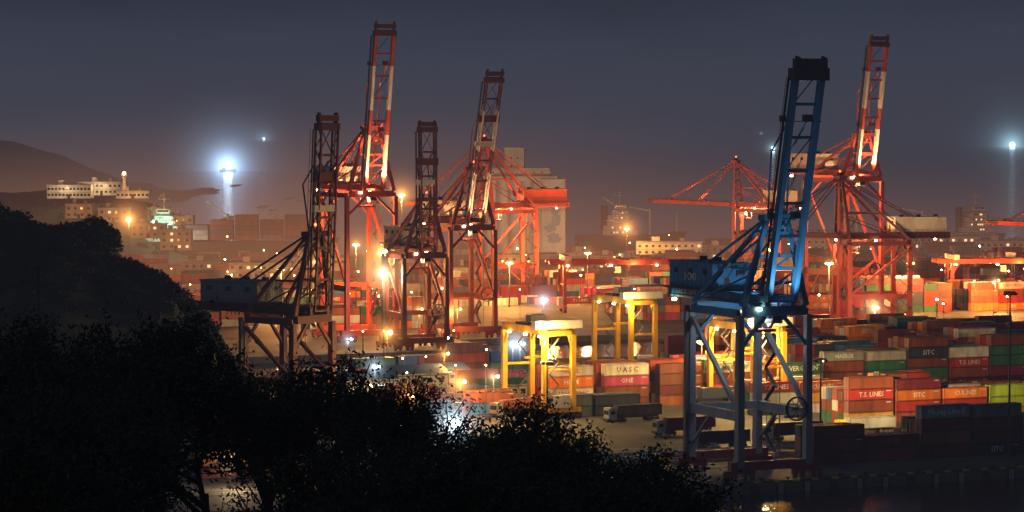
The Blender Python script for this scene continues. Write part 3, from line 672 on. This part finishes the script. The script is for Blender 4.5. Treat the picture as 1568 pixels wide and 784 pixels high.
def boat(a,d,R,B,size,col=WH,mat='squid',core=3):
    x,y=G(a,d+4*(d-HORY)/H); E=empty('fishing_boat',(x,y,-2),0.3); P=MB()
    vs=[];st=[(-12,.9),(-6,1),(6,.9),(11,.5),(15,.02)]
    for t,w in st:
        for s in(-1,1): vs.append((t,s*3*w,3+(1 if t>8 else 0))); vs.append((t,s*2.2*w,-0.2))
    fs=[]
    for i in range(4): o=i*4; fs+=[(o,o+1,o+5,o+4),(o+2,o+6,o+7,o+3),(o,o+4,o+6,o+2)]
    fs+=[(0,2,3,1)]; P.add(vs,fs,0); P.box((-5,0,5),(6,4,4),0); P.cyl((-5,0,7),(-5,0,12),0.2,6,0); P.cyl((7,0,4),(7,0,10),0.2,6,0); P.beam((-5,0,9),(7,0,9),0.2,0.2,0)
    for i in range(5): P.ball(((-4+i*2.6) if size<5 else 0.5*i,0,8.2),size*(1-0.2*abs(i-2)),1,10,rg=6)
    P.obj('hull_and_lamps',[M['dark'],M[mat]],E); halo('haze_glow',E,(0,0,8),R,col,B,5,core=core)
    return E
boat(348,257,200,0.85,4.6,(0.40,0.66,1.0),core=6.0)
boat(404,213,360,0.5,9,(0.5,0.75,1.0),core=4)
boat(1165,205,620,0.35,18,(0.4,1.0,0.75),core=3)
boat(1183,228,120,0.3,6,(0.5,0.9,1.0),core=3)
boat(1549,223,380,0.8,11,(0.45,0.8,1.0),core=6)

# ================================================================ VEHICLES
def truck(a,d,rz,cab='white',cont='gry'):
    E=empty('container_truck',at(a,d),rz); P=MB()
    P.box((0,0,1.9),(2.2,2.5,2.7),0); P.box((-0.3,0,3.35),(1.6,2.3,0.4),0); P.box((-1.12,0,2.4),(0.06,2.1,1.0),1); P.box((0,-1.27,2.4),(1.1,0.06,0.8),1); P.box((-1.2,0,0.8),(0.3,2.4,0.5),2)
    P.box((6.8,0,1.15),(13,1.1,0.35),2)
    for x in(-0.2,2.2,3.4,10.2,11.4,12.6):
        for s in(-1,1): P.cyl((x,s*0.75,0.5),(x,s*1.2,0.5),0.5,12,2)
    P.obj('cab_and_chassis',[M[cab],M['glass'],M['dark']],E)
    Q=MB(); container(Q,1.6,0,1.4,cont,12.19,2.6,False,True); Q.obj('trailer_container',[M['cont']],E,color=True)
for t in[(935,648,TH+0.1,'lgrey','nav'),(880,600,TH,'white','brn'),(690,590,TH,'white','red'),(650,618,TH+2.8,'white','grn'),(1290,668,TH,'yellow','gry'),(1175,676,TH,'white','mar'),(760,640,TH+0.4,'lgrey','brn'),(590,618,TH,'white','red'),(700,640,TH+2.9,'lgrey','blu'),(1010,668,TH,'lgrey','mar'),(1060,690,TH,'lgrey','nav')]: truck(*t)
def car(a,d,rz,mat):
    E=empty('parked_car',at(a,d),rz); P=MB()
    prof=[(-2.2,0.35),(-2.25,0.9),(-1.3,1.0),(-0.7,1.45),(0.9,1.47),(1.7,1.0),(2.2,0.9),(2.2,0.35)]
    n=len(prof); vs=[(x,-0.88,z) for x,z in prof]+[(x,0.88,z) for x,z in prof]
    P.add(vs,[tuple(range(n)),tuple(range(2*n-1,n-1,-1))]+[(i,n+i,n+(i+1)%n,(i+1)%n) for i in range(n)],0)
    for s in(-1,1):
        P.add([(-1.15,s*0.9,1.02),(1.45,s*0.9,1.02),(0.85,s*0.9,1.38),(-0.65,s*0.9,1.38)],[(0,1,2,3)],1)
        for x in(-1.35,1.4): P.cyl((x,s*0.7,0.33),(x,s*0.93,0.33),0.33,12,2)
    P.obj('body',[M[mat],M['glass'],M['dark']],E)
for i,(a,d) in enumerate([(962,712),(982,709),(1003,707),(1024,704),(1043,701),(700,612),(716,610),(735,622),(752,618),(1092,690)]): car(a,d,TH+1.57,['lgrey','lgrey','white','maroon','lgrey'][i%5])

# ================================================================ LAMPS
mast(197,334,420,'sodium',50000,17,1.0,size=0.9)
mast(585,384,520,'sodium',50000,13,1.2,size=0.8)
mast(586,415,534,'warm',42000,11,1.2,size=0.8)
mast(592,508,562,'sodium',14000,8,1.1,size=0.8)
mast(704,583,640,'sodium',9000,7,1.3,size=0.6)
mast(625,606,655,'sodium',6000,6,1.1)
mast(532,518,562,'white',4000,4,0.6)
mast(693,646,712,'white',2600,9,1.6,size=0.7)
mast(573,560,620,'white',3000,5,0.8)
mast(832,458,505,'white',9000,8,0.7)
mast(785,525,590,'white',6000,6,0.8); mast(796,525,588,'white',6000,6,0.8)
mast(490,403,515,'sodium',60000,10,0.9)
mast(545,372,480,'sodium',80000,10,0.4)
mast(672,440,500,'sodium',60000,7,0.4)
mast(700,472,520,'sodium',20000,6,0.5); mast(641,472,520,'sodium',20000,6,0.6)
mast(960,348,404,'sodium',60000,13,0.9)
mast(615,296,470,'sodium',120000,13,0.8,size=0.8)
mast(780,400,470,'sodium',140000,8,0.3)
mast(900,385,455,'sodium',150000,6,0.25); mast(1030,400,450,'sodium',150000,6,0.25)
mast(1180,380,455,'sodium',150000,8,0.3); mast(1340,470,515,'warm',50000,8,0.8); mast(1395,400,480,'sodium',130000,7,0.25)
mast(1525,428,480,'sodium',130000,7,0.4); mast(1270,400,520,'sodium',110000,7,0.3)
mast(350,420,470,'sodium',60000,8,0.25); mast(430,410,490,'sodium',80000,8,0.3); mast(350,700,750,'warm',5000,5,0.8)
mast(74,690,760,'white',4000,4,0.5)
mast(1075,520,612,'sodium',16000,0,0)
mast(680,540,590,'sodium',9000,5,0.6); mast(755,575,640,'warm',5000,5,0.5); mast(560,590,650,'warm',4000,5,0.5)
for a,t,b in[(838,553,655),(1548,445,700),(1200,470,600)]: mast(a,t,b,'off',0,0,0,name='high_mast_light')
E=mast(1258,548,690,'off',0,0,0,name='high_mast_light')
ex,ey=G(1258,690)
for (du,dn,zz,pw_,an) in[(22,2,7,150000,58),(62,2,7,200000,48),(40,34,9,170000,58)]:
    t=WP(DU+du,DN+dn,zz); spot('stack_fill_spot',E,(0.5,-0.5,19),(t[0]-ex,t[1]-ey,t[2]),(1,0.60,0.25),pw_,an)  # fill spots added on the unlit mast to brighten the right-hand stacks
P=MB(); rr=random.Random(3)
for i in range(100):
    a=rr.uniform(230,1600); d=rr.uniform(385,500)
    if i<10: a=rr.uniform(520,780); d=rr.uniform(560,640)
    x,y=G(a,d); h=rr.uniform(5,13); k=rr.random(); P.cyl((x,y,0),(x,y,h),0.1,5,0); P.ball((x,y,h),rr.uniform(0.18,0.42) if i>=10 else 0.2,1 if k<0.82 else (2 if k<0.95 else 3),6)
P.obj('work_lamps',[M['dark'],M['sodium'],M['whitelamp'],M['greenlamp']])
P=MB(); s=FPX/300; P.cyl((0,0,-20),(0,0,17),0.12,8,0,0.07); P.ball((0,0,17.1),0.2,0); P.obj('flagpole',[M['dark']],None,((58-784)/s,300,H-(412-HORY)/s-17))

# harbour glow: self-emitting volumes standing in for air lit by the terminal
halo('harbour_haze_glow',None,(-60,1250,0),330,(1.0,0.38,0.14),0.36,2.0,(0.95,1.2,0.30),step=2.5)
halo('harbour_haze_glow',None,(-330,1900,0),420,(1.0,0.48,0.25),0.16,2.0,(1.0,1.0,0.24),step=2.5)
halo('harbour_haze_glow',None,(240,1400,0),400,(1.0,0.42,0.20),0.18,2.2,(1.0,1.0,0.20),step=2.5)
# sea mist: thin uniform layer that absorbs and glows with the dusk colour
MC=(0.050,0.052,0.073); SG=1/5200.0
m=bpy.data.materials.new('sea_mist_air'); m.use_nodes=True; nt=m.node_tree; N=nt.nodes; L=nt.links
for q in list(N): N.remove(q)
out=N.new('ShaderNodeOutputMaterial'); em=N.new('ShaderNodeEmission'); ab=N.new('ShaderNodeVolumeAbsorption'); ad=N.new('ShaderNodeAddShader')
em.inputs['Color'].default_value=(*MC,1); em.inputs['Strength'].default_value=SG; ab.inputs['Color'].default_value=(0,0,0,1); ab.inputs['Density'].default_value=SG
L.new(em.outputs[0],ad.inputs[0]); L.new(ab.outputs[0],ad.inputs[1]); L.new(ad.outputs[0],out.inputs['Volume'])
P=MB(); P.box((0,40000,84),(110000,80400,196)); P.obj('sea_mist',[m])

# ================================================================ SKY
w=bpy.data.worlds.new('World'); scene.world=w; w.use_nodes=True; nt=w.node_tree; N=nt.nodes; L=nt.links
bg=N['Background']; tc=N.new('ShaderNodeTexCoord'); sp=N.new('ShaderNodeSeparateXYZ'); rp=N.new('ShaderNodeValToRGB')
L.new(tc.outputs['Generated'],sp.inputs[0])
mr=N.new('ShaderNodeMapRange'); mr.inputs[1].default_value=-0.03; mr.inputs[2].default_value=0.09
L.new(sp.outputs['Z'],mr.inputs[0]); L.new(mr.outputs[0],rp.inputs[0])
e=rp.color_ramp.elements; e[0].position=0.15; e[0].color=(0.050,0.052,0.073,1); e[1].position=1.0; e[1].color=(0.013,0.019,0.033,1)
q=e.new(0.27); q.color=(0.050,0.053,0.075,1); q=e.new(0.42); q.color=(0.044,0.053,0.082,1); q=e.new(0.62); q.color=(0.022,0.031,0.053,1)
mx=N.new('ShaderNodeMixRGB'); mx.blend_type='MULTIPLY'; mx.inputs[0].default_value=1
nz=N.new('ShaderNodeTexNoise'); nz.inputs['Scale'].default_value=6; nz.inputs['Detail'].default_value=3
mp=N.new('ShaderNodeMapping'); mp.inputs['Scale'].default_value=(1,1,6); L.new(tc.outputs['Generated'],mp.inputs[0]); L.new(mp.outputs[0],nz.inputs['Vector'])
r2=N.new('ShaderNodeValToRGB'); r2.color_ramp.elements[0].color=(0.75,0.75,0.77,1); r2.color_ramp.elements[1].color=(1.2,1.2,1.2,1); r2.color_ramp.elements[0].position=0.3; r2.color_ramp.elements[1].position=0.7
L.new(nz.outputs['Fac'],r2.inputs[0]); L.new(rp.outputs[0],mx.inputs[1]); L.new(r2.outputs[0],mx.inputs[2]); L.new(mx.outputs[0],bg.inputs['Color']); bg.inputs['Strength'].default_value=1.0
sl=bpy.data.lights.new('moonlight','SUN'); sl.energy=0.12; sl.color=(0.6,0.75,1.0); sl.angle=rad(3); so=bpy.data.objects.new('moonlight',sl); scene.collection.objects.link(so)
so.rotation_euler=(rad(58),0,rad(-28))

cam=bpy.data.cameras.new('camera'); cam.lens=100.0; cam.sensor_width=36; cam.clip_start=1; cam.clip_end=200000
co=bpy.data.objects.new('camera',cam); scene.collection.objects.link(co); co.location=(0,0,H)
co.rotation_euler=(rad(90)-math.atan((392-HORY)/FPX),0,0); scene.camera=co
scene.view_settings.view_transform='Standard'; scene.view_settings.look='None'; scene.view_settings.exposure=0
